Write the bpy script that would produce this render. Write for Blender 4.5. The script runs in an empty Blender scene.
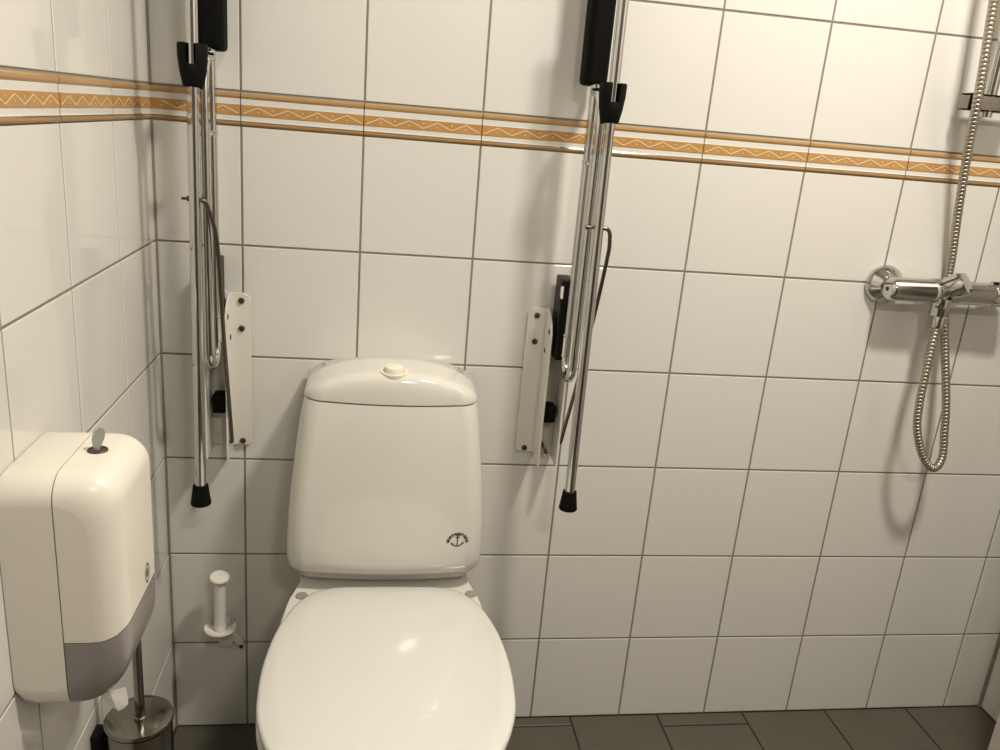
import bpy, bmesh, math, random
from mathutils import Vector, Matrix
random.seed(7)
PI = math.pi
scene = bpy.context.scene
COL = scene.collection
V = Vector

# ------------------------------------------------------------------ materials
def srgb(r, g, b):
    f = lambda c: (c/255/12.92) if c/255 <= .04045 else ((c/255+.055)/1.055)**2.4
    return (f(r), f(g), f(b), 1)

def mat(name, col, rough=.4, metal=0., coat=0., noise=None, bump=None, spec=.5):
    m = bpy.data.materials.new(name); m.use_nodes = True
    nt = m.node_tree; b = nt.nodes['Principled BSDF']
    b.inputs['Base Color'].default_value = col
    b.inputs['Roughness'].default_value = rough
    b.inputs['Metallic'].default_value = metal
    b.inputs['Coat Weight'].default_value = coat
    b.inputs['Coat Roughness'].default_value = .05
    b.inputs['Specular IOR Level'].default_value = spec
    tc = nt.nodes.new('ShaderNodeTexCoord')
    if noise:                                   # (scale, amount)
        n = nt.nodes.new('ShaderNodeTexNoise'); n.inputs['Scale'].default_value = noise[0]
        n.inputs['Detail'].default_value = 4
        nt.links.new(tc.outputs['Object'], n.inputs['Vector'])
        mx = nt.nodes.new('ShaderNodeMix'); mx.data_type = 'RGBA'
        k = noise[1]
        mx.inputs[6].default_value = (col[0]*(1-k), col[1]*(1-k), col[2]*(1-k), 1)
        mx.inputs[7].default_value = (min(1, col[0]*(1+k)), min(1, col[1]*(1+k)), min(1, col[2]*(1+k)), 1)
        nt.links.new(n.outputs['Fac'], mx.inputs[0])
        nt.links.new(mx.outputs[2], b.inputs['Base Color'])
    if bump:                                    # (scale, strength, distance)
        n2 = nt.nodes.new('ShaderNodeTexNoise'); n2.inputs['Scale'].default_value = bump[0]
        nt.links.new(tc.outputs['Object'], n2.inputs['Vector'])
        bp = nt.nodes.new('ShaderNodeBump'); bp.inputs['Strength'].default_value = bump[1]
        bp.inputs['Distance'].default_value = bump[2]
        nt.links.new(n2.outputs['Fac'], bp.inputs['Height'])
        nt.links.new(bp.outputs['Normal'], b.inputs['Normal'])
    return m

M = {}
M['tile'] = mat('glazed_white_tile', (.70, .69, .655, 1), .07, bump=(9, .07, .004))
M['grout'] = mat('grey_grout', (.23, .205, .16, 1), .85, noise=(60, .25))
M['band_bead'] = mat('ochre_bead_glaze', srgb(180, 147, 104), .15, noise=(35, .12))
M['band_strip'] = mat('orange_strip_glaze', srgb(184, 142, 88), .15, noise=(45, .2))
M['band_low'] = mat('tan_bead_glaze', srgb(158, 126, 86), .15, noise=(35, .12))
M['band_brown'] = mat('brown_glaze', srgb(120, 90, 56), .15)
M['band_line'] = mat('cream_line', srgb(232, 214, 180), .3)
M['floor_tile'] = mat('brown_grey_floor_tile', (.088, .080, .062, 1), .45, noise=(14, .18), bump=(120, .15, .001))
M['floor_grout'] = mat('dark_floor_grout', (.028, .019, .012, 1), .9, noise=(40, .3))
M['paint'] = mat('cream_paint', (.74, .68, .62, 1), .6)
M['paint_dim'] = mat('grey_beige_paint', (.12, .11, .095, 1), .6)  # unseen front wall, colour darkened to lower the ambient light
M['ceiling'] = mat('darkened_ceiling_paint', (.36, .345, .32, 1), .8)  # unseen ceiling, colour darkened so less light bounces down
M['porcelain'] = mat('white_porcelain', (.70, .69, .635, 1), .13, coat=.4)
M['seat'] = mat('white_seat_plastic', (.70, .695, .655, 1), .10, coat=1)
M['button'] = mat('cream_button_plastic', (.80, .77, .66, 1), .25)
M['chrome'] = mat('polished_chrome', (.58, .58, .56, 1), .09, metal=1)
M['steel'] = mat('brushed_steel', (.27, .255, .23, 1), .16, metal=1)
M['darkrod'] = mat('dark_steel_rod', (.16, .14, .11, 1), .28, metal=1)
M['screw'] = mat('screw_steel', (.12, .10, .08, 1), .35, metal=.9)
M['black'] = mat('black_rubber', (.0025, .0023, .002, 1), .7, spec=.15, bump=(300, .2, .0005))
M['blackpad'] = mat('black_soft_pad', (.0022, .002, .0018, 1), .75, bump=(200, .15, .0005), spec=.12)
M['blackgloss'] = mat('black_plastic', (.003, .003, .003, 1), .4, spec=.2)
M['whitepowder'] = mat('white_powder_coat', (.72, .70, .64, 1), .22)
M['dispenser'] = mat('cream_white_plastic', (.80, .76, .68, 1), .27)
M['smoke'] = mat('smoked_grey_plastic', (.26, .24, .235, 1), .22)
M['paper'] = mat('tissue_paper', (.80, .78, .74, 1), .9)
M['ink'] = mat('black_print', (.012, .012, .012, 1), .5)
M['dull'] = mat('dull_grey_metal', (.22, .20, .17, 1), .4, metal=.7)
M['hinge'] = mat('grey_hinge_plastic', (.30, .285, .25, 1), .45)
M['hole'] = mat('dark_hole', (.015, .012, .01, 1), .8)
M['whiteplastic'] = mat('white_plastic', (.78, .76, .70, 1), .3)
M['red'] = mat('red_mark', (.35, .02, .02, 1), .4)
M['bristle'] = mat('white_bristles', (.6, .6, .58, 1), .9)
M['door'] = mat('darkened_door_laminate', (.10, .08, .06, 1), .4)  # unseen door, colour darkened to cut bounce and give the chrome contrast

# ------------------------------------------------------------------ mesh tools
class MB:
    def __init__(s): s.v = []; s.f = []; s.mi = []; s.sm = []
    def add(s, vs, fs, mi=0, smooth=True):
        o = len(s.v); s.v += [tuple(v) for v in vs]
        for f in fs: s.f.append([i+o for i in f]); s.mi.append(mi); s.sm.append(smooth)
    def rings(s, rs, cap0=True, cap1=True, mi=0, smooth=True, closed=True):
        n = len(rs[0]); vs = [p for r in rs for p in r]; fs = []
        for k in range(len(rs)-1):
            for i in range(n if closed else n-1):
                j = (i+1) % n
                fs.append([k*n+i, k*n+j, (k+1)*n+j, (k+1)*n+i])
        s.add(vs, fs, mi, smooth)
        if cap0: s.add(rs[0], [list(range(n))[::-1]], mi, False)
        if cap1: s.add(rs[-1], [list(range(n))], mi, False)
    def lathe(s, prof, origin, axis, n=32, mi=0, smooth=True):
        """prof: list of (radius, distance along axis)"""
        a = V(axis).normalized(); o = V(origin)
        u = a.orthogonal().normalized(); w = a.cross(u)
        rs = [[o+a*h+(u*math.cos(2*PI*i/n)+w*math.sin(2*PI*i/n))*max(r, 1e-5) for i in range(n)] for r, h in prof]
        s.rings(rs, True, True, mi, smooth)
    def tube(s, pts, r, n=14, mi=0, cap=True):
        pts = [V(p) for p in pts]; rad = r if isinstance(r, (list, tuple)) else [r]*len(pts)
        t = (pts[1]-pts[0]).normalized(); u = t.orthogonal().normalized(); rs = []
        for k, p in enumerate(pts):
            if k == 0: t2 = pts[1]-pts[0]
            elif k == len(pts)-1: t2 = pts[-1]-pts[-2]
            else: t2 = (pts[k+1]-p).normalized()+(p-pts[k-1]).normalized()
            t2 = t2.normalized(); q = t.rotation_difference(t2); u = (q @ u).normalized(); t = t2
            w = t.cross(u)
            rs.append([p+(u*math.cos(2*PI*i/n)+w*math.sin(2*PI*i/n))*rad[k] for i in range(n)])
        s.rings(rs, cap, cap, mi)
    def box(s, lo, hi, bev=0., mi=0):
        """box with chamfered/rounded edges"""
        (x0, y0, z0), (x1, y1, z1) = lo, hi
        b = bpy_bevel_box(x0, y0, z0, x1, y1, z1, bev)
        s.add(b[0], b[1], mi, bev > 0)
    def prism(s, poly, axis, a0, a1, mi=0, bev=0.):
        """poly 2D extruded along axis ('x','y','z'); poly coords are the other two axes in order"""
        bm = bmesh.new()
        def P(p, a): return {'x': (a, p[0], p[1]), 'y': (p[0], a, p[1]), 'z': (p[0], p[1], a)}[axis]
        lo = [bm.verts.new(P(p, a0)) for p in poly]; hi = [bm.verts.new(P(p, a1)) for p in poly]
        bm.faces.new(lo[::-1]); bm.faces.new(hi)
        n = len(poly)
        for i in range(n): bm.faces.new([lo[i], lo[(i+1) % n], hi[(i+1) % n], hi[i]])
        bmesh.ops.recalc_face_normals(bm, faces=bm.faces)
        if bev: bmesh.ops.bevel(bm, geom=[e for e in bm.edges if e.calc_face_angle(0) > .6], offset=bev, segments=2, profile=.5, affect='EDGES', clamp_overlap=True)
        bm.verts.index_update()
        s.add([v.co[:] for v in bm.verts], [[v.index for v in f.verts] for f in bm.faces], mi, False); bm.free()
    def mesh(s, name):
        me = bpy.data.meshes.new(name); me.from_pydata(s.v, [], s.f)
        for p, m_, sm in zip(me.polygons, s.mi, s.sm): p.material_index = m_; p.use_smooth = sm
        bm = bmesh.new(); bm.from_mesh(me)
        bmesh.ops.recalc_face_normals(bm, faces=bm.faces)
        bm.to_mesh(me); bm.free(); me.update()
        return me
    def build(s, name, mats, parent=None, sharp=None):
        me = s.mesh(name)
        for m_ in (mats if isinstance(mats, list) else [mats]): me.materials.append(m_)
        if sharp: me.set_sharp_from_angle(angle=math.radians(sharp))
        o = bpy.data.objects.new(name, me); COL.objects.link(o)
        if parent is not None:
            o.parent = parent
            off = world_loc(parent)
            for v in me.vertices: v.co -= off
        return o

def world_loc(o):
    l = V((0, 0, 0))
    while o is not None: l = l+o.location; o = o.parent
    return l

def bpy_bevel_box(x0, y0, z0, x1, y1, z1, bev):
    bm = bmesh.new(); bmesh.ops.create_cube(bm, size=1)
    for v in bm.verts:
        v.co = V((x0 if v.co.x < 0 else x1, y0 if v.co.y < 0 else y1, z0 if v.co.z < 0 else z1))
    if bev: bmesh.ops.bevel(bm, geom=list(bm.edges), offset=bev, segments=3, profile=.5, affect='EDGES')
    bm.verts.index_update()
    r = ([v.co[:] for v in bm.verts], [[v.index for v in f.verts] for f in bm.faces]); bm.free(); return r

def smooth_path(pts, n=10):
    pts = [V(p) for p in pts]; P = [pts[0]*2-pts[1]]+pts+[pts[-1]*2-pts[-2]]; out = []
    for i in range(1, len(P)-2):
        a, b, c, d = P[i-1:i+3]
        for k in range(n):
            t = k/n
            out.append(.5*((2*b)+(c-a)*t+(2*a-5*b+4*c-d)*t*t+(3*b-a-3*c+d)*t**3))
    out.append(pts[-1]); return out

def thing(name, label, cat, loc, group=None):
    o = bpy.data.objects.new(name, None); COL.objects.link(o); o.location = loc
    o.empty_display_size = .05
    return tag(o, label, cat, group)
def tag(o, label, cat, group=None):
    o['label'] = label; o['category'] = cat
    if group: o['group'] = group
    return o
def plabel(o, label): o['label'] = label; return o
def struct(o): o['kind'] = 'structure'; return o

# ------------------------------------------------------------------ room data
XL, XR, YF, ZC = -.142, 1.695, -2.15, 2.50
GW = .0036                                   # grout width
ROWS = [0., .2, .4, .6, .8, 1.0, 1.1985, None, 1.2523, 1.4523, 1.6523, 1.8523, 2.0523, 2.2523, 2.4523, 2.50]
BB, BT = 1.1985, 1.2523

def tile_face(mb, o, e1, e2, nrm, a0, a1, b0, b1, tilt=.0011, depth=.0016):
    """one glazed tile: pillowed face with a rounded edge; o + e1*a + e2*b"""
    g = GW/2
    a0 += g; a1 -= g; b0 += g; b1 -= g
    if a1-a0 < .004 or b1-b0 < .004: return
    tx, ty = random.uniform(-tilt, tilt), random.uniform(-tilt, tilt)
    rs = []
    for ins, d in ((0, -depth), (0, -.0006), (.0007, -.0001), (.0022, 0)):
        r = []
        for a, b in ((a0+ins, b0+ins), (a1-ins, b0+ins), (a1-ins, b1-ins), (a0+ins, b1-ins)):
            dd = d+tx*(a-(a0+a1)/2)+ty*(b-(b0+b1)/2)
            r.append(o+e1*a+e2*b+nrm*dd)
        rs.append(r)
    mb.rings(rs, False, True, 0, False)

def tile_wall(name, o, e1, e2, nrm, cols, back, mats=None):
    mb = MB()
    rows = ROWS
    for k in range(len(rows)-1):
        if rows[k] is None or rows[k+1] is None: continue
        for i in range(len(cols)-1):
            tile_face(mb, o, e1, e2, nrm, cols[i], cols[i+1], rows[k], rows[k+1])
    # grout bed and the body of the wall
    c0, c1 = cols[0], cols[-1]
    q = [o+e1*c0+nrm*-.0013, o+e1*c1+nrm*-.0013]
    vs = []
    for d in (-.0013, -.10):
        for a, b in ((c0, 0), (c1, 0), (c1, ZC), (c0, ZC)): vs.append(o+e1*a+e2*b+nrm*d)
    mb.add(vs, [[0, 1, 2, 3], [7, 6, 5, 4], [0, 4, 5, 1], [1, 5, 6, 2], [2, 6, 7, 3], [3, 7, 4, 0]], 1, False)
    return struct(mb.build(name, [M['tile'], M['grout']]))

Z = V((0, 0, 1))
cols_b = [XL]+[.2*i for i in range(0, 9)]+[XR]
tile_wall('wall_back', V((0, 0, 0)), V((1, 0, 0)), Z, V((0, -1, 0)), cols_b, 0)
cols_l = [0, .198]+[.198+.2*i for i in range(1, 10)]+[-YF]
tile_wall('wall_left', V((XL, 0, 0)), V((0, -1, 0)), Z, V((1, 0, 0)), cols_l, 0)
PY0 = -.25; PX = 1.4925                      # free edge of the partition
cols_r = [0, .12, .32, .52, -YF]
tile_wall('wall_right', V((XR, 0, 0)), V((0, -1, 0)), Z, V((-1, 0, 0)), cols_r, 0)

# corner silicone joints
mb = MB(); mb.box((XL, -.0035, .001), (XL+.0035, 0, BB), 0); mb.box((XL, -.0035, BT), (XL+.0035, 0, ZC), 0)
struct(mb.build('trim_1', M['grout']))
mb = MB(); mb.box((XR-.006, -.006, .001), (XR, 0, ZC), 0); struct(mb.build('trim_2', M['grout']))

# decorative border: moulded beads, white grooves, orange strip with zigzag
def border(name, o, e1, nrm, cols):
    mb = MB()
    H = BT-BB
    prof = [(0, .0), (.0008, .0016), (.0030, .0026), (.0058, .0022), (.0076, .0012), (.0092, .0006), (.0150, .0006), (.0160, .0010),
            (.0168, .0016), (.0325, .0016), (.0333, .0010), (.0343, .0006), (.0425, .0006), (.0436, .0014), (.0460, .0026),
            (.0495, .0028), (.0520, .0020), (.0526, .0002), (H, .0)]
    def mi(z):
        if z < .0066: return 6
        if z < .0084: return 2
        if z < .0160: return 1
        if z < .0336: return 3
        if z < .0427: return 1
        if z > .0524: return 5
        return 0
    for i in range(len(cols)-1):
        a0, a1 = cols[i]+.0008, cols[i+1]-.0008
        rs0 = [o+e1*a0+Z*(BB+z)+nrm*d for z, d in prof]
        rs1 = [o+e1*a1+Z*(BB+z)+nrm*d for z, d in prof]
        for k in range(len(prof)-1):
            mb.add([rs0[k], rs1[k], rs1[k+1], rs0[k+1]], [[0, 1, 2, 3]], mi((prof[k][0]+prof[k+1][0])/2), False)
        # ends and zigzag relief with dots, four waves to a full tile
        full = .2
        start = cols[i+1]-full if i == 0 and cols[0] != 0 else cols[i]
        zl, zh, D = .0195, .0300, .0020
        P = []
        for k in range(0, 9):
            P.append((start+.004+(full-.008)*k/8, zl if k % 2 == 0 else zh))
        for (xa, za), (xb, zb) in zip(P[:-1], P[1:]):
            if xa < a0 or xb > a1+.001: continue
            n = V((-(zb-za), xb-xa)).normalized()*.00065
            q = [(xa+n.x, za+n.y), (xa-n.x, za-n.y), (xb-n.x, zb-n.y), (xb+n.x, zb+n.y)]
            mb.add([o+e1*a+Z*(BB+z)+nrm*D for a, z in q], [[0, 1, 2, 3]], 4, False)
        for k in range(1, 8):
            xk = P[k][0]; zk = .0225 if k % 2 else .0275
            if xk < a0+.003 or xk > a1-.003: continue
            mb.add([o+e1*(xk+.0011*math.cos(t*PI/4))+Z*(BB+zk+.0011*math.sin(t*PI/4))+nrm*.0021 for t in range(8)], [list(range(8))], 4, False)
    mb.add([o+e1*cols[0]+Z*BB-nrm*.001, o+e1*cols[-1]+Z*BB-nrm*.001, o+e1*cols[-1]+Z*BT-nrm*.001, o+e1*cols[0]+Z*BT-nrm*.001], [[0, 1, 2, 3]], 5, False)
    return struct(mb.build(name, [M['band_bead'], M['tile'], M['band_brown'], M['band_strip'], M['band_line'], M['grout'], M['band_low']]))
border('trim_3', V((0, 0, 0)), V((1, 0, 0)), V((0, -1, 0)), cols_b)
border('trim_4', V((XL, 0, 0)), V((0, -1, 0)), V((1, 0, 0)), cols_l)

# floor: tiles, some with a cut strip against the wall
mb = MB()
fx = [XL, .0735, .2785, .4835, .6885, .8885, 1.0910, 1.2940, 1.4995, XR]
strip = {0: 0, 1: 0, 2: 0, 3: .028, 4: 0, 5: .037, 6: 0, 7: 0, 8: 0}
for i in range(len(fx)-1):
    ys = [0]
    if strip[i]: ys.append(strip[i])
    base = strip[i] if strip[i] else 0
    y = (base+.2) if strip[i] else .232
    while y < -YF: ys.append(y); y += .203
    ys.append(-YF)
    for a, b in zip(ys[:-1], ys[1:]):
        g = .0022
        x0, x1, y0, y1 = fx[i]+g, fx[i+1]-g, -b+g, -a-(g if a else .001)
        if y1-y0 < .003: continue
        t = random.uniform(-.0008, .0008)
        rs = [[V((x0+e, y0+e, h+t)), V((x1-e, y0+e, h+t)), V((x1-e, y1-e, h+t)), V((x0+e, y1-e, h+t))] for e, h in ((0, -.004), (0, -.001), (.0012, 0))]
        mb.rings(rs, False, True, 0, False)
mb.box((XL-.1, YF, -.08), (XR+.1, .1, -.0018), 0, 1)
struct(mb.build('floor', [M['floor_tile'], M['floor_grout']]))

mb = MB(); mb.box((XL-.1, YF-.1, ZC), (XR+.1, .1, ZC+.08)); struct(mb.build('ceiling', M['ceiling']))
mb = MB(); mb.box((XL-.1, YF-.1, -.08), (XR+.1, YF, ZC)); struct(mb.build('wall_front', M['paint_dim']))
mb = MB(); mb.box((.15, YF, .0), (1.05, YF+.035, 2.06), .004)
d = struct(mb.build('door_1', M['door']))
mb = MB(); mb.tube([(.99, YF+.03, 1.02), (.99, YF+.085, 1.02), (.87, YF+.085, 1.02)], .009)
mb.build('door_handle', M['steel'], d)
# the wall nib that closes the shower corner on the right
mb = MB(); mb.box((PX, -1.0, .0), (XR, PY0, ZC), .004)
struct(mb.build('wall_partition', M['paint']))

# ------------------------------------------------------------------ toilet
def interp(tab, x):
    if x <= tab[0][0]: return tab[0][1]
    for (a, b), (c, d_) in zip(tab[:-1], tab[1:]):
        if x <= c: return b+(d_-b)*(x-a)/(c-a)
    return tab[-1][1]

def resample_outline(tab, cx, z, n=64, inset=0., ymin=None):
    """closed outline from half-width table (distance from wall, half width)"""
    right = []
    for yy, hw in tab: right.append(V((cx+hw, -yy, z)))
    left = [V((2*cx-p.x, p.y, z)) for p in reversed(right)]
    pts = right+left
    if (pts[0]-pts[-1]).length < 1e-6: pts.pop()
    # closed Catmull-Rom then even resampling
    m = len(pts); dense = []
    for i in range(m):
        a, b, c, d_ = pts[i-1], pts[i], pts[(i+1) % m], pts[(i+2) % m]
        for k in range(8):
            t = k/8
            dense.append(.5*((2*b)+(c-a)*t+(2*a-5*b+4*c-d_)*t*t+(3*b-a-3*c+d_)*t**3))
    L = [0]
    for i in range(len(dense)): L.append(L[-1]+(dense[(i+1) % len(dense)]-dense[i]).length)
    out = []; j = 0
    for k in range(n):
        s = L[-1]*k/n
        while L[j+1] < s: j += 1
        t = (s-L[j])/max(1e-9, L[j+1]-L[j]); out.append(dense[j].lerp(dense[(j+1) % len(dense)], t))
    if inset:
        res = []
        for k in range(n):
            tv = (out[(k+1) % n]-out[k-1]).normalized(); nv = V((-tv.y, tv.x, 0))
            res.append(out[k]+nv*inset)
        # make sure inset goes inward
        c = sum(out, V((0, 0, 0)))/n
        if (res[0]-c).length > (out[0]-c).length and inset > 0:
            res = [out[k]*2-res[k] for k in range(n)]
        out = res
    return out

TX = .2675
toilet = thing('toilet', 'white floor-standing porcelain toilet with closed lid and cistern, between the two folded grab rails', 'toilet', (TX, -.3, 0))
# bowl and pedestal
rim = [(.022, .140), (.03, .150), (.10, .154), (.145, .158), (.19, .169), (.25, .1745), (.33, .181), (.42, .184), (.50, .178), (.55, .165), (.59, .146), (.615, .120), (.632, .085), (.639, .045)]
def scaled(tab, sx, y0, y1, sh=0):
    ya, yb = tab[0][0], tab[-1][0]
    return [(y0+(y-ya)/(yb-ya)*(y1-y0), hw*sx) for y, hw in tab]
levels = [(.422, 1, .022, .639, .006), (.424, 1, .022, .639, .0), (.4195, 1, .022, .639, 0.), (.40, .995, .022, .636, 0), (.36, .96, .022, .622, 0), (.30, .86, .024, .57, 0), (.22, .70, .028, .50, 0), (.14, .60, .03, .46, 0), (.06, .58, .03, .455, 0), (.015, .60, .03, .47, 0), (.0, .61, .03, .475, 0)]
rs = []
for z, sx, y0, y1, ins in levels:
    if z == .422: continue
    rs.append(resample_outline(scaled(rim, sx, y0, y1), TX+.0005, z-.004 if z > .421 else z-.004 if z > .41 else z, 72, ins))
rs[0] = resample_outline(rim, TX+.0005, .4215, 72, .004)
mb = MB(); mb.rings(rs, True, True)
mb.build('bowl', M['porcelain'], toilet, 50)
# lid and seat
LX = .2715
lid = [(.187, .040), (.188, .080), (.1905, .095), (.197, .113), (.206, .128), (.229, .147), (.2525, .159), (.30, .1735), (.345, .1815), (.40, .186), (.45, .1855), (.50, .181), (.535, .1725), (.57, .159), (.60, .140), (.622, .115), (.636, .083), (.643, .045)]
def slab(name, tab, cx, z0, z1, dome, m, parent, edge=.006):
    rs = []
    prof = [(edge*.5, z0), (0.0, z0+(z1-z0)*.35), (.0005, z1-edge*.8), (edge*.35, z1-edge*.25), (edge, z1)]
    for ins, z in prof: rs.append(resample_outline(tab, cx, z, 96, ins))
    c = V((cx, -.41, z1)); base = rs[-1]
    for k in range(1, 9):
        t = k/9
        rs.append([V((p.x+(c.x-p.x)*t, p.y+(c.y-p.y)*t, z1+dome*(1-(1-t)**2))) for p in base])
    mb = MB(); mb.rings(rs, True, True); return mb.build(name, m, parent, 60)
seat_tab = [(y*.992+.004, hw*.985) for y, hw in lid]
slab('seat', seat_tab, LX, .423, .4345, 0, M['seat'], toilet, .004)
slab('lid', lid, LX, .4350, .4470, .006, M['seat'], toilet, .006)
for x, y in ((.1225, -.181), (.4205, -.177)):
    mb = MB(); mb.lathe([(.0105, 0), (.0105, .003), (.0095, .0048), (.006, .0054), (.0001, .0054)], (x, y, .4195), (0, 0, 1), 24)
    plabel(mb.build('hinge_cap', M['hinge'], toilet, 40), 'dull grey round seat hinge cap')
# cistern body
CX = .2650
def cis_ring(z, hw, front, back=.012, r=.036, bulge=.010, n=14, cx=CX):
    """D-shaped ring, front slightly convex, rounded front corners"""
    pts = []
    f0 = front-bulge
    # start back left -> front left corner -> front -> front right -> back right
    pts.append(V((cx-hw, -back, z)))
    pts.append(V((cx-hw, -(back+(f0-r-back)*.5), z)))
    for k in range(n+1):
        a = PI/2*k/n
        pts.append(V((cx-hw+r-r*math.cos(a), -(f0-r+r*math.sin(a)), z)))
    m = 16
    for k in range(1, m):
        t = k/m; x = -hw+r+(2*hw-2*r)*t
        pts.append(V((cx+x, -(f0+bulge*math.sin(PI*t)**.8*.9), z)))
    for k in range(n+1):
        a = PI/2*(1-k/n)
        pts.append(V((cx+hw-r+r*math.cos(a), -(f0-r+r*math.sin(a)), z)))
    pts.append(V((cx+hw, -(back+(f0-r-back)*.5), z)))
    pts.append(V((cx+hw, -back, z)))
    return pts
prof = [(.4218, .1525, .131, 0), (.4250, .1560, .137, 0), (.437, .1600, .149, 0), (.450, .1640, .160, 0), (.458, .1690, .172, 0), (.468, .1715, .180, 0), (.485, .1725, .1845, 0), (.52, .1720, .186, 0), (.58, .1690, .185, 0), (.64, .1640, .182, 0), (.70, .1575, .177, 0), (.74, .1525, .173, 0), (.765, .1485, .169, 0), (.7735, .1465, .1675, 0)]
mb = MB(); mb.rings([cis_ring(z, hw, f, r=.030 if z < .45 else .036) for z, hw, f, _ in prof], True, True)
mb.box((CX-.10, -.115, .416), (CX+.10, -.03, .428), .003)
mb.build('cistern', M['porcelain'], toilet, 55)
# cistern lid: arched top that drops away at the front
mb = MB()
def lid_h(x):                                 # arch profile over the half width
    t = min(1, abs(x)/.148); return .012+.0375*(1-t**2.5)
base = cis_ring(.7765, .1475, .1685, r=.040, bulge=.011)
N = len(base)
rows = [[p.copy() for p in cis_ring(.7768, .1455, .1665, r=.039, bulge=.011)], base]
cen = V((CX, -.075, 0))
for t, g in ((.0, .16), (.004, .36), (.014, .56), (.034, .74), (.065, .87), (.11, .945), (.17, .985), (.26, 1.0), (.40, 1.0), (.55, 1.0), (.70, 1.0), (.85, 1.0), (.95, 1.0)):
    r = []
    for p in base:
        q = V((p.x+(cen.x-p.x)*t, p.y+(cen.y-p.y)*t, 0))
        gg = g if p.y < -.05 else max(g, .8)
        r.append(V((q.x, q.y, .7768+lid_h(q.x-CX)*gg)))
    rows.append(r)
mb.rings(rows, True, True)
mb.build('cistern_lid', M['porcelain'], toilet, 70)
BZ = .8252; BX, BY = .2660, -.140
bt = MB(); bt.lathe([(.022, -.006), (.0235, .0), (.0232, .0028), (.0205, .0036), (.0180, .0026), (.0176, -.002)], (BX, BY, BZ), (0, -.07, 1), 36)
b = bt.build('button_ring', M['button'], toilet, 50)
bt = MB(); bt.lathe([(.0162, -.003), (.0162, .0085), (.0150, .0108), (.010, .0118), (.0001, .012)], (BX, BY, BZ), (0, -.07, 1), 36)
bt.build('flush_button', M['button'], toilet, 50)
# printed anchor mark with its arched lettering
LOGO = V((.3890, 0, .5300))
def cis_front(x, z):
    f = interp([(a, c) for a, b_, c, _ in prof], z); hw = interp([(a, b_) for a, b_, c, _ in prof], z)
    r = .036; bulge = .010; t = (x-CX+hw-r)/(2*hw-2*r); t = min(1, max(0, t))
    return -(f-bulge+bulge*math.sin(PI*t)**.8*.9)
mb = MB()
def stroke(pts, w):
    P = [V(p) for p in pts]; L = []; R_ = []
    for i, p in enumerate(P):
        t = (P[min(i+1, len(P)-1)]-P[max(i-1, 0)]).normalized(); n = V((-t.y, t.x))*w/2
        L.append(p+n); R_.append(p-n)
    for i in range(len(P)-1):
        poly([L[i], R_[i], R_[i+1], L[i+1]])
def poly(ps):
    w = [(LOGO.x+p[0], LOGO.z+p[1]) for p in ps]
    mb.add([(x, cis_front(x, z)-.0006, z) for x, z in w], [list(range(len(w)))], 0, False)
stroke([(0, -.0095), (0, .011)], .0018)
stroke([(-.0042, .0075), (.0042, .0075)], .0014)
stroke([(.0023*math.cos(a*PI/6), .0122+.0023*math.sin(a*PI/6)) for a in range(13)], .0011)
stroke([(.0105*math.sin(a), -.0005-.0088*math.cos(a)) for a in [(-1.15+2.3*k/10) for k in range(11)]], .0019)
for s in (-1, 1): poly([(s*.0120, -.0012), (s*.0066, -.0048), (s*.0100, -.0072)])
font_letters = 'GUSTAVSBERG'
for i, ch in enumerate(font_letters):
    a = math.radians(168-156*i/(len(font_letters)-1))
    cu = bpy.data.curves.new('letter', 'FONT'); cu.body = ch; cu.size = .0068; cu.offset = .0004; cu.align_x = 'CENTER'; cu.align_y = 'CENTER'
    ob = bpy.data.objects.new('letter', cu); COL.objects.link(ob)
    dg = bpy.context.evaluated_depsgraph_get(); me = bpy.data.meshes.new_from_object(ob.evaluated_get(dg))
    c = V((.0170*math.cos(a), .0175*math.sin(a)-.0035)); rot = Matrix.Rotation(a-PI/2, 2)
    vs = []
    for v in me.vertices:
        q = rot @ V((v.co.x*1.1, v.co.y)); x, z = LOGO.x+c.x+q.x, LOGO.z+c.y+q.y
        vs.append((x, cis_front(x, z)-.0006, z))
    mb.add(vs, [list(p.vertices) for p in me.polygons], 0, False)
    bpy.data.objects.remove(ob); bpy.data.curves.remove(cu); bpy.data.meshes.remove(me)
plabel(mb.build('anchor_print', M['ink'], toilet), 'small black anchor mark under arched lettering')

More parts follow.
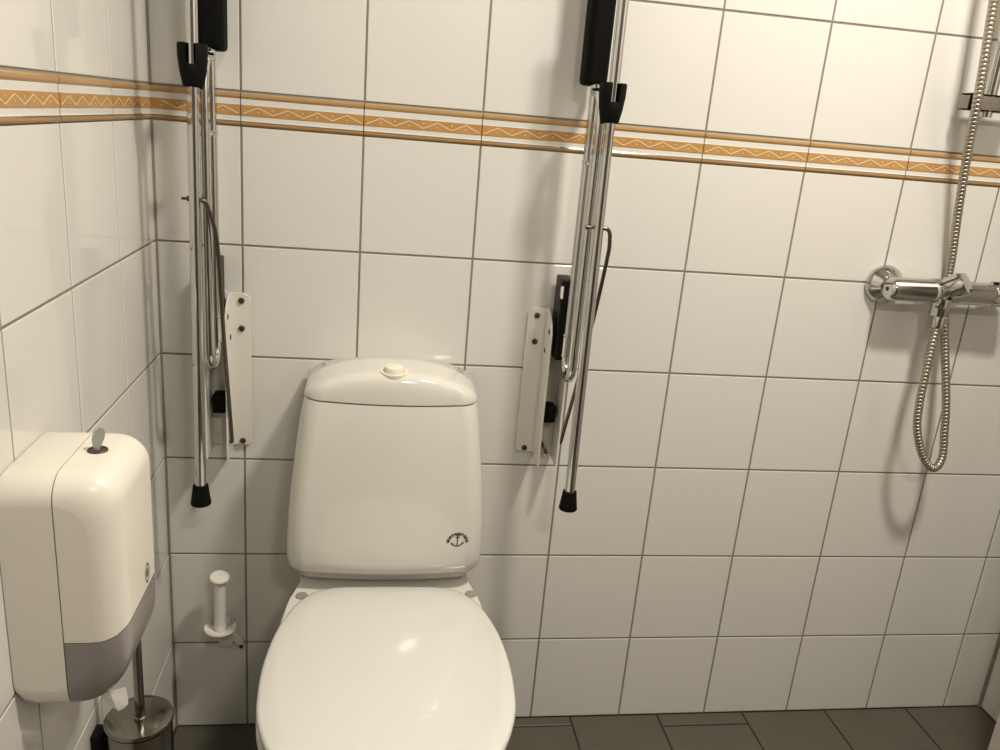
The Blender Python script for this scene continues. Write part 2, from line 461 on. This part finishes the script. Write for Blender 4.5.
# ------------------------------------------------------------------ fold-up grab rails
AX = .2703
def grab_rail(side, label, fin_in, fin_out, fl0, fl1, rod, bolt):
    """side -1 left / +1 right; fin_in / fin_out x of bracket fins; fl0..fl1 x of the screwed flange"""
    X = lambda off: AX+side*off
    root = thing('grab_rail', label, 'grab rail', ((fin_in+fin_out)/2, 0, .78), 'fold-up grab rails beside the toilet')
    # bracket: flange plus two fins, folded from one sheet
    z0, z1 = .632, .918
    s = 1 if fl1 > fl0 else -1                # from inner edge fl0 to fin root fl1
    def fl(u, z): return (fl0+s*u, z)
    mb = MB(); w = abs(fl1-fl0); r = .011
    P = [(fl0, z0+.006), (fl0+s*.006, z0), (fl1, z0), (fl1, z1), (fl0+s*(r+.002), z1), (fl0+s*.004, z1-.004), (fl0, z1-r)]
    mb.prism(P, 'y', -.007, -.003, 0, .0008)
    # web behind the channel
    a, c = min(fin_in, fin_out), max(fin_in, fin_out)
    mb.box((a, -.007, z0), (c, -.003, z1), .0005)
    for x in (fin_in, fin_out):
        Pf = [(-.003, z0-.008), (-.060, z0-.008), (-.0615, z0-.006), (-.0615, .880), (-.054, .899), (-.034, .9165), (-.028, z1), (-.003, z1)]
        mb.prism(Pf, 'x', x-.0016, x+.0016, 0, .0005)
    br = mb.build('wall_bracket', M['whitepowder'], root)
    mid = (fl0+fl1)/2
    for z in (.904, .854, .637+.003):
        mb = MB(); xx = mid-s*.001
        mb.lathe([(.0056, 0), (.0056, .0012), (.0046, .0034), (.0022, .0040), (.002, .0022), (.0001, .0022)], (xx, -.0068, z), (0, -1, 0), 18)
        mb.build('screw', M['screw'], br, 40)
    # slotted holes on the fin that faces the toilet
    xi = fin_in-side*.0018
    for y, z in ((-.047, .884), (-.024, .842)):
        mb = MB(); mb.lathe([(.0048, -.0002), (.0048, .0004), (.0001, .0004)], (xi, y, z), (-side, 0, 0), 14)
        plabel(mb.build('slot', M['hole'], br), 'dark hole in the bracket fin')
    # black hinge block and buffer between the fins
    lo, hi = min(fin_in, fin_out)+.0025, max(fin_in, fin_out)-.0025
    i0, i1 = sorted((fin_in+side*.0085, fin_out-side*.0022))
    hb = MB(); hb.box((i0, -.066, .836), (i1, -.012, .984), .003)
    hbo = plabel(hb.build('hinge_block', M['blackgloss'], root, 40), 'black plastic hinge block')
    xs = fin_in+side*.0081
    mb = MB(); mb.prism([(-.0663, .9725), (-.0663, .950), (-.059, .955), (-.058, .968)], 'x', min(xs, xs+side*.004), max(xs, xs+side*.004), 0)
    mb.build('sticker', M['whitepowder'], hbo)
    mb = MB(); mb.box((lo+.004, -.040, .704), (hi-.004, -.0072, .738), .004)
    plabel(mb.build('buffer', M['black'], root, 40), 'square black rubber buffer')
    # bolt hook low in the channel
    xc = (lo+hi)/2
    mb = MB()
    if side > 0: mb.tube(smooth_path([(xc-.003, -.007, .652), (xc-.003, -.018, .650), (xc+.001, -.024, .645), (xc+.003, -.027, .637)], 4), .0032, 10)
    if side > 0: mb.build('hook', M['screw'], root)
    # arm: one tube bent into a long narrow loop, folded up against the wall
    ox = X(.3045); dA, dB = .066, .122; rt = .0083; zt = 1.555; zb = .842; R = (dB-dA)/2; yc = -(dA+dB)/2
    P = [(ox, -dA, zt)]
    P += [(ox, -dA, zb+(zt-zb)*k/6) for k in range(5, 0, -1)]
    for k in range(0, 13):
        a = PI*k/12; P.append((ox, yc+R*math.cos(a), zb-R*math.sin(a)*1.0))
    P += [(ox, -dB, z) for z in (.95, 1.05, 1.15, 1.245)]
    P += [(ox, -dB+.0008, 1.263), (ox, -dB+.005, 1.277), (ox, -dB+.013, 1.288), (ox, -dB+.024, 1.295), (ox, -dA-.004, 1.299)]
    mb = MB(); mb.tube(P, rt, 18)
    mb.build('arm_loop', M['chrome'], root)
    # sleeve and link at the hinge
    mb = MB(); mb.lathe([(.0098, 0), (.0098, .036)], (ox, -dA, .846), (0, 0, 1), 20)
    for z in (.846, .884): mb.lathe([(.0107, 0), (.0107, .003)], (ox, -dA, z), (0, 0, 1), 20)
    mb.build('hinge_sleeve', M['chrome'], root, 40)
    mb = MB(); mb.tube([(ox, -dA, 1.186), (ox, -dB, 1.186)], .0058, 12)
    for y in (-dA, -dB): mb.lathe([(.0093, -.004), (.0093, .004)], (ox, y, 1.186), (0, 0, 1), 18)
    mb.build('cross_pin', M['chrome'], root, 40)
    # black padded arm rest
    pc = X(.3035)
    mb = MB()
    def padring(z, hx, y0, y1):
        pts = []; r = .012
        for cxs, cys, a0 in ((1, 1, 0), (-1, 1, 90), (-1, -1, 180), (1, -1, 270)):
            for k in range(6):
                a = math.radians(a0+18*k)
                pts.append(V((pc+cxs*(hx-r)+r*math.cos(a), (y0+y1)/2+cys*((y1-y0)/2-r)+r*math.sin(a), z)))
        return pts
    ps = [(1.3085, .0135), (1.3095, .0165), (1.312, .0190), (1.317, .0198), (1.40, .0200), (1.53, .0200), (1.545, .019), (1.549, .015)]
    mb.rings([padring(z, hx, -.076+(.0200-hx), -.022-(.0200-hx)) for z, hx in ps])
    plabel(mb.build('arm_pad', M['blackpad'], root, 50), 'black padded arm rest')
    # support leg hanging down in front of the arm
    lx, ly = X(.3195), -.146
    ltop, lbot = (X(.3135), -.142, 1.52), (lx, ly, .606)
    mb = MB(); mb.tube([ltop, V(ltop).lerp(V(lbot), .5), V(ltop).lerp(V(lbot), .60), lbot], [.0088, .0088, .0092, .0092], 20)
    leg = mb.build('support_leg', M['chrome'], root)
    mb = MB(); mb.lathe([(.0108, .036), (.0125, .035), (.0148, .016), (.0168, .002), (.0160, 0), (.0001, 0)], (lx, ly, .580), (0, 0, 1), 28)
    plabel(mb.build('rubber_foot', M['black'], leg, 50), 'black rubber foot')
    # black clip that holds the leg: a cup open at the top with a notch
    q = V(ltop).lerp(V(lbot), (1.52-1.28)/(1.52-.606))
    mb = MB()
    zc0, zc1 = 1.2515, 1.312
    n = 28; notch = math.radians(46)
    rsr = []
    for z, ro in ((zc0, .0135), (zc0+.002, .0150), (zc0+.022, .0190), (zc1-.02, .0212), (zc1-.003, .0216), (zc1, .0205)):
        ring = []
        for k in range(n+1):
            a = -PI/2+notch/2+(2*PI-notch)*k/n
            ring.append(V((q.x+ro*math.cos(a), q.y+.004+ro*.92*math.sin(a), z)))
        for k in range(n, -1, -1):
            a = -PI/2+notch/2+(2*PI-notch)*k/n
            ri = .0112 if z < zc0+.03 else ro-.0042
            ring.append(V((q.x+ri*math.cos(a), q.y+.004+ri*.92*math.sin(a), z)))
        rsr.append(ring)
    mb.rings(rsr)
    # closed lower cup in front of the leg
    rs2 = []
    for z, ro in ((zc0, .0135), (zc0+.002, .0151), (zc0+.022, .0191), (zc0+.030, .0196), (zc0+.032, .0188)):
        rs2.append([V((q.x+ro*math.cos(2*PI*k/n), q.y+.004+ro*.925*math.sin(2*PI*k/n), z)) for k in range(n)])
    mb.rings(rs2)
    plabel(mb.build('leg_clip', M['black'], root, 45), 'black plastic clip cup on the leg')
    # dark locking rod with a bent top, and its bolt
    mb = MB(); mb.tube(smooth_path(rod, 5), .0034, 10)
    mb.build('locking_rod', M['darkrod'], root)
    mb = MB(); mb.lathe([(.0042, 0), (.0042, .004), (.0022, .0045), (.0022, .012)], bolt, (side if side < 0 else 1, 0, 0) if side < 0 else (1, 0, 0), 12)
    mb.build('bolt', M['screw'], root, 40)
    return root

lx_l, lx_r = AX-.317, AX+.317
grab_rail(-1, 'chrome fold-up grab rail on the left of the toilet, beside the tiled corner', -.0195, -.0555, .0142, -.0195,
          [(lx_l, -.146, 1.089), (-.0365, -.147, 1.0895), (-.0322, -.146, 1.0879), (-.0285, -.143, 1.0807), (-.0186, -.125, 1.0223), (-.0163, -.094, .86), (-.0140, -.056, .690), (-.0136, -.050, .6585), (-.0155, -.046, .653)],
          (lx_l-.0085, -.136, 1.0894))
grab_rail(1, 'chrome fold-up grab rail on the right of the toilet, toward the shower', .5455, .5805, .5095, .5455,
          [(lx_r, -.146, 1.0873), (.5990, -.147, 1.0873), (.6043, -.147, 1.0830), (.6074, -.145, 1.0717), (.6110, -.130, 1.0302), (.6020, -.095, .86), (.5895, -.056, .700), (.5870, -.050, .672), (.5850, -.046, .668)],
          (lx_r-.0205, -.140, 1.087))

# ------------------------------------------------------------------ paper dispenser
disp = thing('paper_dispenser', 'cream white folded-paper dispenser with grey window, fixed to the left wall', 'paper dispenser', (XL, -.57, .60))
Y0, Y1, ZB, ZT, XF = -.656, -.502, .576, .860, -.0245
def disp_profile(ins=0.):
    """x-z outline seen from the side"""
    pts = []
    xb, xf, zb, zt = XL+.001, XF-ins, ZB+ins, ZT-ins
    rt_, rb = .034, .056
    rbk = .012
    pts.append((xb, zb+rbk))
    pts.append((xb, zt-.004)); pts.append((xb+.006, zt))
    for k in range(0, 11):
        a = PI/2*(1-k/10); pts.append((xf-rt_+rt_*math.cos(a), zt-rt_+rt_*math.sin(a)))
    for k in range(0, 13):
        a = -PI/2*k/12; pts.append((xf-rb+rb*math.cos(a), zb+rb*1.35+rb*1.35*math.sin(a)))
    pts.append((xb+.02, zb)); pts.append((xb+.006, zb+.004))
    return pts
mb = MB(); rs = []
RC = .030
for k in range(0, 9):
    a = PI/2*k/8; rs.append((Y0+RC*.75*(1-math.sin(a)), RC*(1-math.cos(a))*0+RC*(1-math.sin(PI/2*k/8))**1*0+RC*(1-math.sqrt(max(0, 1-(1-k/8)**2)))))
ysl = []
for k in range(0, 10):
    t = k/9; ang = t*PI/2
    ysl.append((Y0+RC*(1-math.sin(ang)) if False else Y0+RC*(1-math.cos(ang)), RC*(1-math.sin(ang))))
sl = ysl+[(Y0+Y1-y, i) for y, i in reversed(ysl)]
rings_ = []
for y, ins in sl:
    rings_.append([V((x, y, z)) for x, z in disp_profile(ins*.98)])
mb.rings(rings_)
full = mb.build('body_tmp', M['dispenser'])
def boolean(src, cutter_mb, op):
    c = cutter_mb.build('cut_tmp', M['dispenser'])
    md = src.modifiers.new('b', 'BOOLEAN'); md.operation = op; md.object = c; md.solver = 'EXACT'
    dg = bpy.context.evaluated_depsgraph_get()
    me = bpy.data.meshes.new_from_object(src.evaluated_get(dg))
    src.modifiers.remove(md); cm = c.data; bpy.data.objects.remove(c); bpy.data.meshes.remove(cm)
    return me
def add_mesh_part(name, me, m, parent, sharp=35):
    me.materials.clear(); me.materials.append(m); me.name = name
    for p in me.polygons: p.use_smooth = True; p.material_index = 0
    me.set_sharp_from_angle(angle=math.radians(sharp))
    o = bpy.data.objects.new(name, me); COL.objects.link(o); o.parent = parent
    off = world_loc(parent)
    for v in me.vertices: v.co -= off
    return o
SX = -.0865
cb = MB(); cb.box((-.3, -.8, .4), (SX-.0007, -.3, 1.1))
add_mesh_part('back_shell', boolean(full, cb, 'INTERSECT'), M['dispenser'], disp)
curve = [(SX+.0007, .6680), (-.060, .6682), (-.045, .6695), (-.034, .6725), (-.0265, .677), (-.020, .683), (-.012, .692)]
cb = MB(); cb.prism(curve+[(.1, .692), (.1, 1.1), (SX+.0007, 1.1)], 'y', -.8, -.3)
cover = add_mesh_part('cover', boolean(full, cb, 'INTERSECT'), M['dispenser'], disp)
cb = MB(); cb.prism([(x, z-.0012) for x, z in curve]+[(.1, .6908), (.1, .4), (SX+.0007, .4)], 'y', -.8, -.3)
plabel(add_mesh_part('window', boolean(full, cb, 'INTERSECT'), M['smoke'], disp), 'smoked grey plastic window')
fm = full.data; bpy.data.objects.remove(full); bpy.data.meshes.remove(fm)
KX, KY = -.0650, -.577
mb = MB(); mb.lathe([(.0108, -.001), (.0108, .0012), (.0098, .0020), (.0094, .0008), (.0001, .0008)], (KX, KY, ZT-.0004), (0, 0, 1), 28)
plabel(mb.build('lock', M['screw'], disp, 40), 'dark round lock')
# small dark badge on the front of the cover
mb = MB()
for r0, r1 in ((.0085, .0066), (.0040, .0)):
    n = 24; cy, cz = -.560, .697
    o_ = [V((XF+.0004, cy+r0*math.cos(2*PI*k/n), cz+r0*1.5*math.sin(2*PI*k/n))) for k in range(n)]
    i_ = [V((XF+.0004, cy+max(r1, 1e-4)*math.cos(2*PI*k/n), cz+max(r1, 1e-4)*1.5*math.sin(2*PI*k/n))) for k in range(n)]
    for k in range(n): mb.add([o_[k], o_[(k+1) % n], i_[(k+1) % n], i_[k]], [[0, 1, 2, 3]], 0, False)
plabel(mb.build('badge', M['dull'], cover), 'small dark oval badge')

# key in the lock
M['key'] = mat('lightened_nickel', (.42, .42, .41, 1), .38, metal=.35)  # key colour lightened and less metallic, standing in for bright reflections
key = thing('key', 'small flat silver key standing in the lock on top of the dispenser', 'key', (KX, KY, ZT+.0005))
mb = MB()
ang = math.radians(28); ca, sa = math.cos(ang), math.sin(ang)
def kp(u, z): return (KX-.001+u*ca, KY+u*sa, ZT+z)
n = 20; out = [(-.0028, .0008), (-.0046, .006), (-.0062, .012), (-.0062, .018), (-.0040, .0235), (.0005, .0260), (.0045, .0245), (.0066, .0195), (.0062, .013), (.0042, .006), (.0030, .0008)]
tilt = -.12
nv = V((-sa, ca, 0))*.0009
A = [V(kp(u+z*.16, z))+nv for u, z in out]; B = [V(kp(u+z*.16, z))-nv for u, z in out]
mb.rings([A, B])
mb.build('bow', M['key'], key, 30)
mb = MB(); mb.tube([kp(0, .0004), kp(0, .004)], .0021, 10); mb.build('shank', M['key'], key, 30)

# tissue hanging out of the slot
mb = MB()
S = [[(-.075, -.616, .5768), (-.056, -.620, .5768), (-.0390, -.616, .5785)], [(-.066, -.617, .567), (-.052, -.621, .565), (-.0370, -.617, .567)], [(-.058, -.618, .558), (-.049, -.621, .555), (-.0368, -.618, .557)], [(-.0520, -.618, .552), (-.0475, -.620, .549), (-.0420, -.619, .5515)]]
A = [V(p) for r in S for p in r]; B = [p+V((0, .0006, 0)) for p in A]
fs = []
for r in range(3):
    for c in range(2): i = r*3+c; fs += [[i, i+1, i+4, i+3], [12+i+3, 12+i+4, 12+i+1, 12+i]]
per = [0, 1, 2, 5, 8, 11, 10, 9, 6, 3]
for k in range(len(per)): a, b_ = per[k], per[(k+1) % len(per)]; fs.append([a, 12+a, 12+b_, b_])
mb.add(A+B, fs, 0, False)
tag(mb.build('paper_tissue', M['paper']), 'white corner of tissue paper hanging out under the dispenser', 'paper')

# ------------------------------------------------------------------ toilet brush in its wall holder
BXc, BYc, BTz = -.0785, -.443, .392
hold = thing('brush_holder', 'round polished steel brush holder on the left wall under the dispenser', 'brush holder', (BXc, BYc, .24))
mb = MB(); mb.lathe([(.0001, .003), (.0412, .003), (.0418, .006), (.0420, .13), (.0442, .13), (.0442, .0), (.0425, -.002), (.0001, -.002)], (BXc, BYc, .255), (0, 0, 1), 44)
mb.build('cup', M['steel'], hold, 40)
mb = MB(); mb.box((XL, BYc-.014, .325), (XL+.016, BYc+.014, .372), .003)
mb.box((XL+.012, BYc-.010, .335), (BXc-.044, BYc+.010, .362), .002)
plabel(mb.build('wall_mount', M['blackgloss'], hold, 40), 'black plastic wall mount')
br = thing('toilet_brush', 'steel toilet brush with round lid standing in the wall holder', 'toilet brush', (BXc, BYc, .27))
mb = MB(); mb.lathe([(.0001, .0022), (.044, .0012), (.0444, .0010), (.0454, .0020), (.0462, .0005), (.0462, -.0030), (.0454, -.0045), (.0001, -.0045)], (BXc, BYc, BTz), (0, 0, 1), 56)
mb.build('brush_lid', M['steel'], br, 40)
mb = MB(); mb.tube([(BXc+.003, BYc-.004, .30), (BXc+.003, BYc-.004, .39), (BXc+.003, BYc-.004, .50), (BXc+.003, BYc-.004, .58)], .0066, 18)
mb.lathe([(.0085, .001), (.0085, .006), (.0066, .008)], (BXc+.003, BYc-.004, BTz), (0, 0, 1), 18)
mb.build('handle', M['steel'], br, 40)
mb = MB(); mb.lathe([(.012, .0), (.030, .012), (.032, .05), (.030, .066), (.008, .07)], (BXc, BYc, .262), (0, 0, 1), 24)
mb.build('brush_head', M['bristle'], br)

# ------------------------------------------------------------------ spare roll holder
RX, RY = -.0388, -.058
rh = thing('spare_roll_holder', 'empty white plastic spare toilet roll holder low on the back wall', 'toilet roll holder', (RX, 0, .25))
mb = MB(); mb.lathe([(.0118, .0), (.0112, .02), (.0106, .112)], (RX, RY, .2715), (.01, -.02, 1), 26)
mb.build('post', M['whiteplastic'], rh, 40)
mb = MB(); mb.lathe([(.0118, -.0035), (.0172, -.0025), (.0182, .0005), (.0172, .003), (.0001, .0042)], (RX+.0008, RY-.002, .3845), (.10, -.16, 1), 30)
mb.build('end_cap', M['whiteplastic'], rh, 40)
mb = MB()                                    # dish: a ring open at the back
n = 30
prof_d = [(.0130, .2695), (.0195, .2685), (.0280, .2710), (.0300, .2745), (.0293, .2770), (.0273, .2765), (.0213, .2725), (.0130, .2725)]
ringsd = []
for k in range(n+1):
    a = math.radians(150+240*k/n)
    ringsd.append([V((RX+r*math.cos(a), RY+r*math.sin(a), z)) for r, z in prof_d])
mb.rings(ringsd)
mb.build('dish', M['whiteplastic'], rh, 40)
mb = MB()
mb.box((RX-.012, RY+.0, .254), (RX+.012, -.006, .2670), .004)
mb.box((RX-.014, -.0085, .194), (RX+.014, -.0005, .258), .003)
mb.prism([(RX+.010, .2125), (RX+.032, .186), (RX+.034, .204), (RX+.016, .235)], 'y', -.0075, -.001, 0, .001)
rhm = mb.build('mount', M['tile'], rh, 40)
mb = MB(); mb.lathe([(.0042, 0), (.0042, .0015), (.003, .003), (.0001, .003)], (-.0095, -.0072, .196), (0, -1, 0), 16)
mb.build('screw', M['screw'], rhm, 40)

# ------------------------------------------------------------------ shower mixer
MZ = 1.000
mx = thing('shower_mixer', 'chrome wall-mounted shower mixer with angled lever on the right of the back wall', 'shower mixer', (1.30, 0, MZ))
mb = MB(); mb.lathe([(.0365, .0015), (.0375, .005), (.0365, .010), (.0300, .017), (.0235, .025), (.0205, .028)], (1.203, 0, MZ), (0, -1, 0), 40)
mb.build('rosette', M['chrome'], mx, 50)
mb = MB(); mb.lathe([(.0185, .024), (.0185, .042)], (1.203, 0, MZ), (0, -1, 0), 8, smooth=False)
mb.build('union_nut', M['chrome'], mx)
YM = -.046
mb = MB()
mb.lathe([(.0001, .0), (.0170, .0), (.0210, .003), (.0225, .007), (.0228, .084), (.0245, .087), (.0245, .096), (.0230, .100), (.0255, .106), (.0255, .140), (.0225, .150), (.0220, .213), (.0205, .2135)], (1.1855, YM, MZ-.0015), (1, 0, 0), 40)
mb.build('valve_body', M['chrome'], mx, 35)
mb = MB(); mb.lathe([(.0040, 0), (.0040, .0006), (.0001, .0006)], (1.1855, YM, MZ-.0015), (-1, 0, 0), 14)
plabel(mb.build('grub_screw', M['hole'], mx), 'dark grub screw in the end of the body')
ax_k = V((.50, -.66, .50)).normalized(); ko = V((1.294, YM-.004, MZ-.001))
mb = MB(); mb.lathe([(.0205, 0), (.0205, .016), (.0218, .018), (.0218, .044), (.0205, .0475), (.0001, .0485)], ko, ax_k, 32)
mb.build('diverter_knob', M['chrome'], mx, 35)
mb = MB()                                     # raised grip rib along the knob
gk = ax_k.cross(V((0, -.6, .8))).normalized(); g2 = gk.cross(ax_k).normalized()
if g2.z < 0: g2 = -g2
rsg = []
for h, w_, t_ in ((.010, .006, .0215), (.016, .008, .0245), (.040, .0075, .0258), (.046, .0055, .0225)):
    c = ko+ax_k*h
    rsg.append([c+gk*w_+g2*.012, c+gk*w_*.8+g2*t_, c-gk*w_*.8+g2*t_, c-gk*w_+g2*.012])
mb.rings(rsg, smooth=False)
mb.build('knob_grip', M['chrome'], mx)
mb = MB(); mb.lathe([(.0178, .008), (.0178, .024), (.0165, .026)], (1.2945, YM-.010, MZ-.004), (0, -.02, -1), 28)
mb.lathe([(.0160, .026), (.0160, .042)], (1.2945, YM-.010, MZ-.004), (0, -.02, -1), 8, smooth=False)
mb.build('outlet_nut', M['chrome'], mx, 35)
mb = MB(); mb.lathe([(.0170, .0), (.0170, .0035)], (1.394, YM, MZ), (1, 0, 0), 30)
plabel(mb.build('seal_ring', M['blackgloss'], mx, 35), 'thin black ring')
mb = MB(); mb.lathe([(.0195, .0), (.0215, .003), (.0225, .045), (.0205, .052), (.0001, .053)], (1.3975, YM, MZ), (1, 0, 0), 34)
for k in range(10):
    a = 2*PI*k/10; mb.tube([(1.402, YM+.0215*math.cos(a), MZ+.0215*math.sin(a)), (1.444, YM+.0225*math.cos(a), MZ+.0225*math.sin(a))], .0024, 8)
hd = mb.build('temperature_handle', M['chrome'], mx, 35)
mb = MB(); mb.box((1.3845, YM-.0125, MZ+.0158), (1.3905, YM-.0075, MZ+.0185), .0005)
plabel(mb.build('temperature_mark', M['red'], mx), 'dark red mark')
mb = MB(); mb.box((1.4000, YM-.010, MZ+.0185), (1.4075, YM-.002, MZ+.0240), .001)
plabel(mb.build('stop_button', M['blackgloss'], hd), 'black stop button')

# hose
hp = smooth_path([(1.2940, -.0630, .945), (1.2920, -.0650, .930), (1.2860, -.0720, .8909), (1.2822, -.0790, .8429), (1.2810, -.0830, .7887), (1.2882, -.0850, .7328), (1.3150, -.0850, .6750), (1.3480, -.0805, .6475), (1.3700, -.0700, .6660), (1.3670, -.0620, .72), (1.3606, -.0520, .7835), (1.3420, -.0260, .9119), (1.3350, -.0108, .9800), (1.3310, -.0108, 1.0200), (1.3200, -.0210, 1.0700), (1.3020, -.0320, 1.1519), (1.2790, -.0500, 1.2590), (1.2610, -.0680, 1.3360), (1.2540, -.0700, 1.41), (1.2478, -.0680, 1.4889), (1.2417, -.0680, 1.5660), (1.238, -.068, 1.66), (1.246, -.066, 1.74)], 40)
L = [0]
for a, b_ in zip(hp[:-1], hp[1:]): L.append(L[-1]+(b_-a).length)
pitch = .0073; pts = []; rad = []; s = .0; j = 0
cyc = [(0, .0075), (.06, .0078), (.40, .0079), (.78, .0078), (.84, .0075), (.92, .0067)]
while s < L[-1]-pitch:
    for f_, r_ in cyc:
        t = s+f_*pitch
        while L[j+1] < t: j += 1
        pts.append(hp[j].lerp(hp[j+1], (t-L[j])/(L[j+1]-L[j]))); rad.append(r_)
    s += pitch
hose = thing('shower_hose', 'ribbed metal shower hose looping below the mixer and up past the rail', 'shower hose', (1.2945, -.067, .96))
mb = MB(); mb.tube(pts, rad, 14)
M['hose'] = mat('hose_chrome', (.46, .42, .35, 1), .33, metal=1)
mb.build('hose', M['hose'], hose, 60)
mb = MB(); mb.lathe([(.0125, 0), (.0125, .016), (.0100, .022)], (1.2945, -.0625, .9525), (-.12, -.12, -1), 20)
mb.build('ferrule', M['chrome'], hose, 40)

# rail with its wall bracket
rail = thing('shower_rail', 'vertical chrome shower rail with a squared bracket at the upper right of the back wall', 'shower rail', (1.303, -.055, 1.30))
mb = MB(); mb.tube([(1.3000, -.0440, 1.318), (1.3000, -.0440, 1.60), (1.3000, -.0440, 1.96)], .0115, 22)
mb.build('rail_tube', M['chrome'], rail)
def shell(mb, grow, z0, z1):
    mb.box((1.240-grow, -.078-grow*0, z0), (1.345+grow, -.0015, z1), .003)
mb = MB(); mb.box((1.2560, -.0560, 1.3285), (1.356, -.0300, 1.3535), .002)
mb.build('bracket', M['steel'], rail, 40)
mb = MB(); mb.box((1.2550, -.0568, 1.3533), (1.357, -.0292, 1.3558), .0006); mb.box((1.2550, -.0568, 1.3280), (1.2576, -.0535, 1.3558), .0008)
mb.box((1.2550, -.0566, 1.3274), (1.357, -.0292, 1.3287), .0004)
plabel(mb.build('bracket_edging', M['blackgloss'], rail, 40), 'thin black edging')

# ------------------------------------------------------------------ light
LP = V((1.0, -.86, 2.45))
lamp = thing('ceiling_lamp', 'round opal ceiling lamp above the shower side, out of frame', 'ceiling lamp', (LP.x, LP.y, ZC))
mb = MB(); mb.lathe([(.11, -.02), (.112, 0), (.0001, 0)], (LP.x, LP.y, ZC), (0, 0, 1), 32); mb.build('lamp_base', M['whiteplastic'], lamp, 40)
ld = bpy.data.lights.new('lamp_light', 'AREA'); ld.shape = 'RECTANGLE'; ld.size = .20; ld.size_y = .13
ld.energy = 35; ld.color = (1, .925, .80)
lo = bpy.data.objects.new('lamp_light', ld); COL.objects.link(lo); lo.location = (LP.x, LP.y, ZC-.03)
lo.rotation_euler = (math.radians(0), 0, 0); lo.parent = None

wl = thing('wall_lamp', 'oblong mirror lamp high on the front wall, behind the viewer', 'wall lamp', (.66, YF, 2.13))
mb = MB(); mb.box((.54, YF, 2.09), (.78, YF+.035, 2.17), .006); mb.build('lamp_base', M['whiteplastic'], wl, 40)
l2 = bpy.data.lights.new('wall_lamp_light', 'AREA'); l2.shape = 'RECTANGLE'; l2.size = .22; l2.size_y = .06
l2.energy = 9; l2.color = (1, .925, .80)
o2 = bpy.data.objects.new('wall_lamp_light', l2); COL.objects.link(o2); o2.location = (.66, YF+.045, 2.13)
o2.rotation_euler = (math.radians(80), 0, 0)
w = bpy.data.worlds.new('room_world'); scene.world = w; w.use_nodes = True
w.node_tree.nodes['Background'].inputs[0].default_value = (1, .9, .75, 1)
w.node_tree.nodes['Background'].inputs[1].default_value = .0

# ------------------------------------------------------------------ camera
yw, pt, rl, f = .1587, -.3005, .0856, 823.95
fw = V((math.sin(yw)*math.cos(pt), math.cos(yw)*math.cos(pt), math.sin(pt)))
rt = V((math.cos(yw), -math.sin(yw), 0)); up = rt.cross(fw)
r2 = rt*math.cos(rl)+up*math.sin(rl); u2 = -rt*math.sin(rl)+up*math.cos(rl)
cd = bpy.data.cameras.new('camera'); cam = bpy.data.objects.new('camera', cd); COL.objects.link(cam)
mw = Matrix((r2, u2, -fw)).transposed().to_4x4(); mw.translation = V((.233, -1.4676, 1.2443))
cam.matrix_world = mw
cd.sensor_fit = 'HORIZONTAL'; cd.sensor_width = 36; cd.lens = f*36/1000; cd.clip_start = .02
scene.camera = cam
vs = scene.view_settings
vs.view_transform = 'Standard'; vs.look = 'None'; vs.exposure = -.07; vs.gamma = 1; vs.use_curve_mapping = False
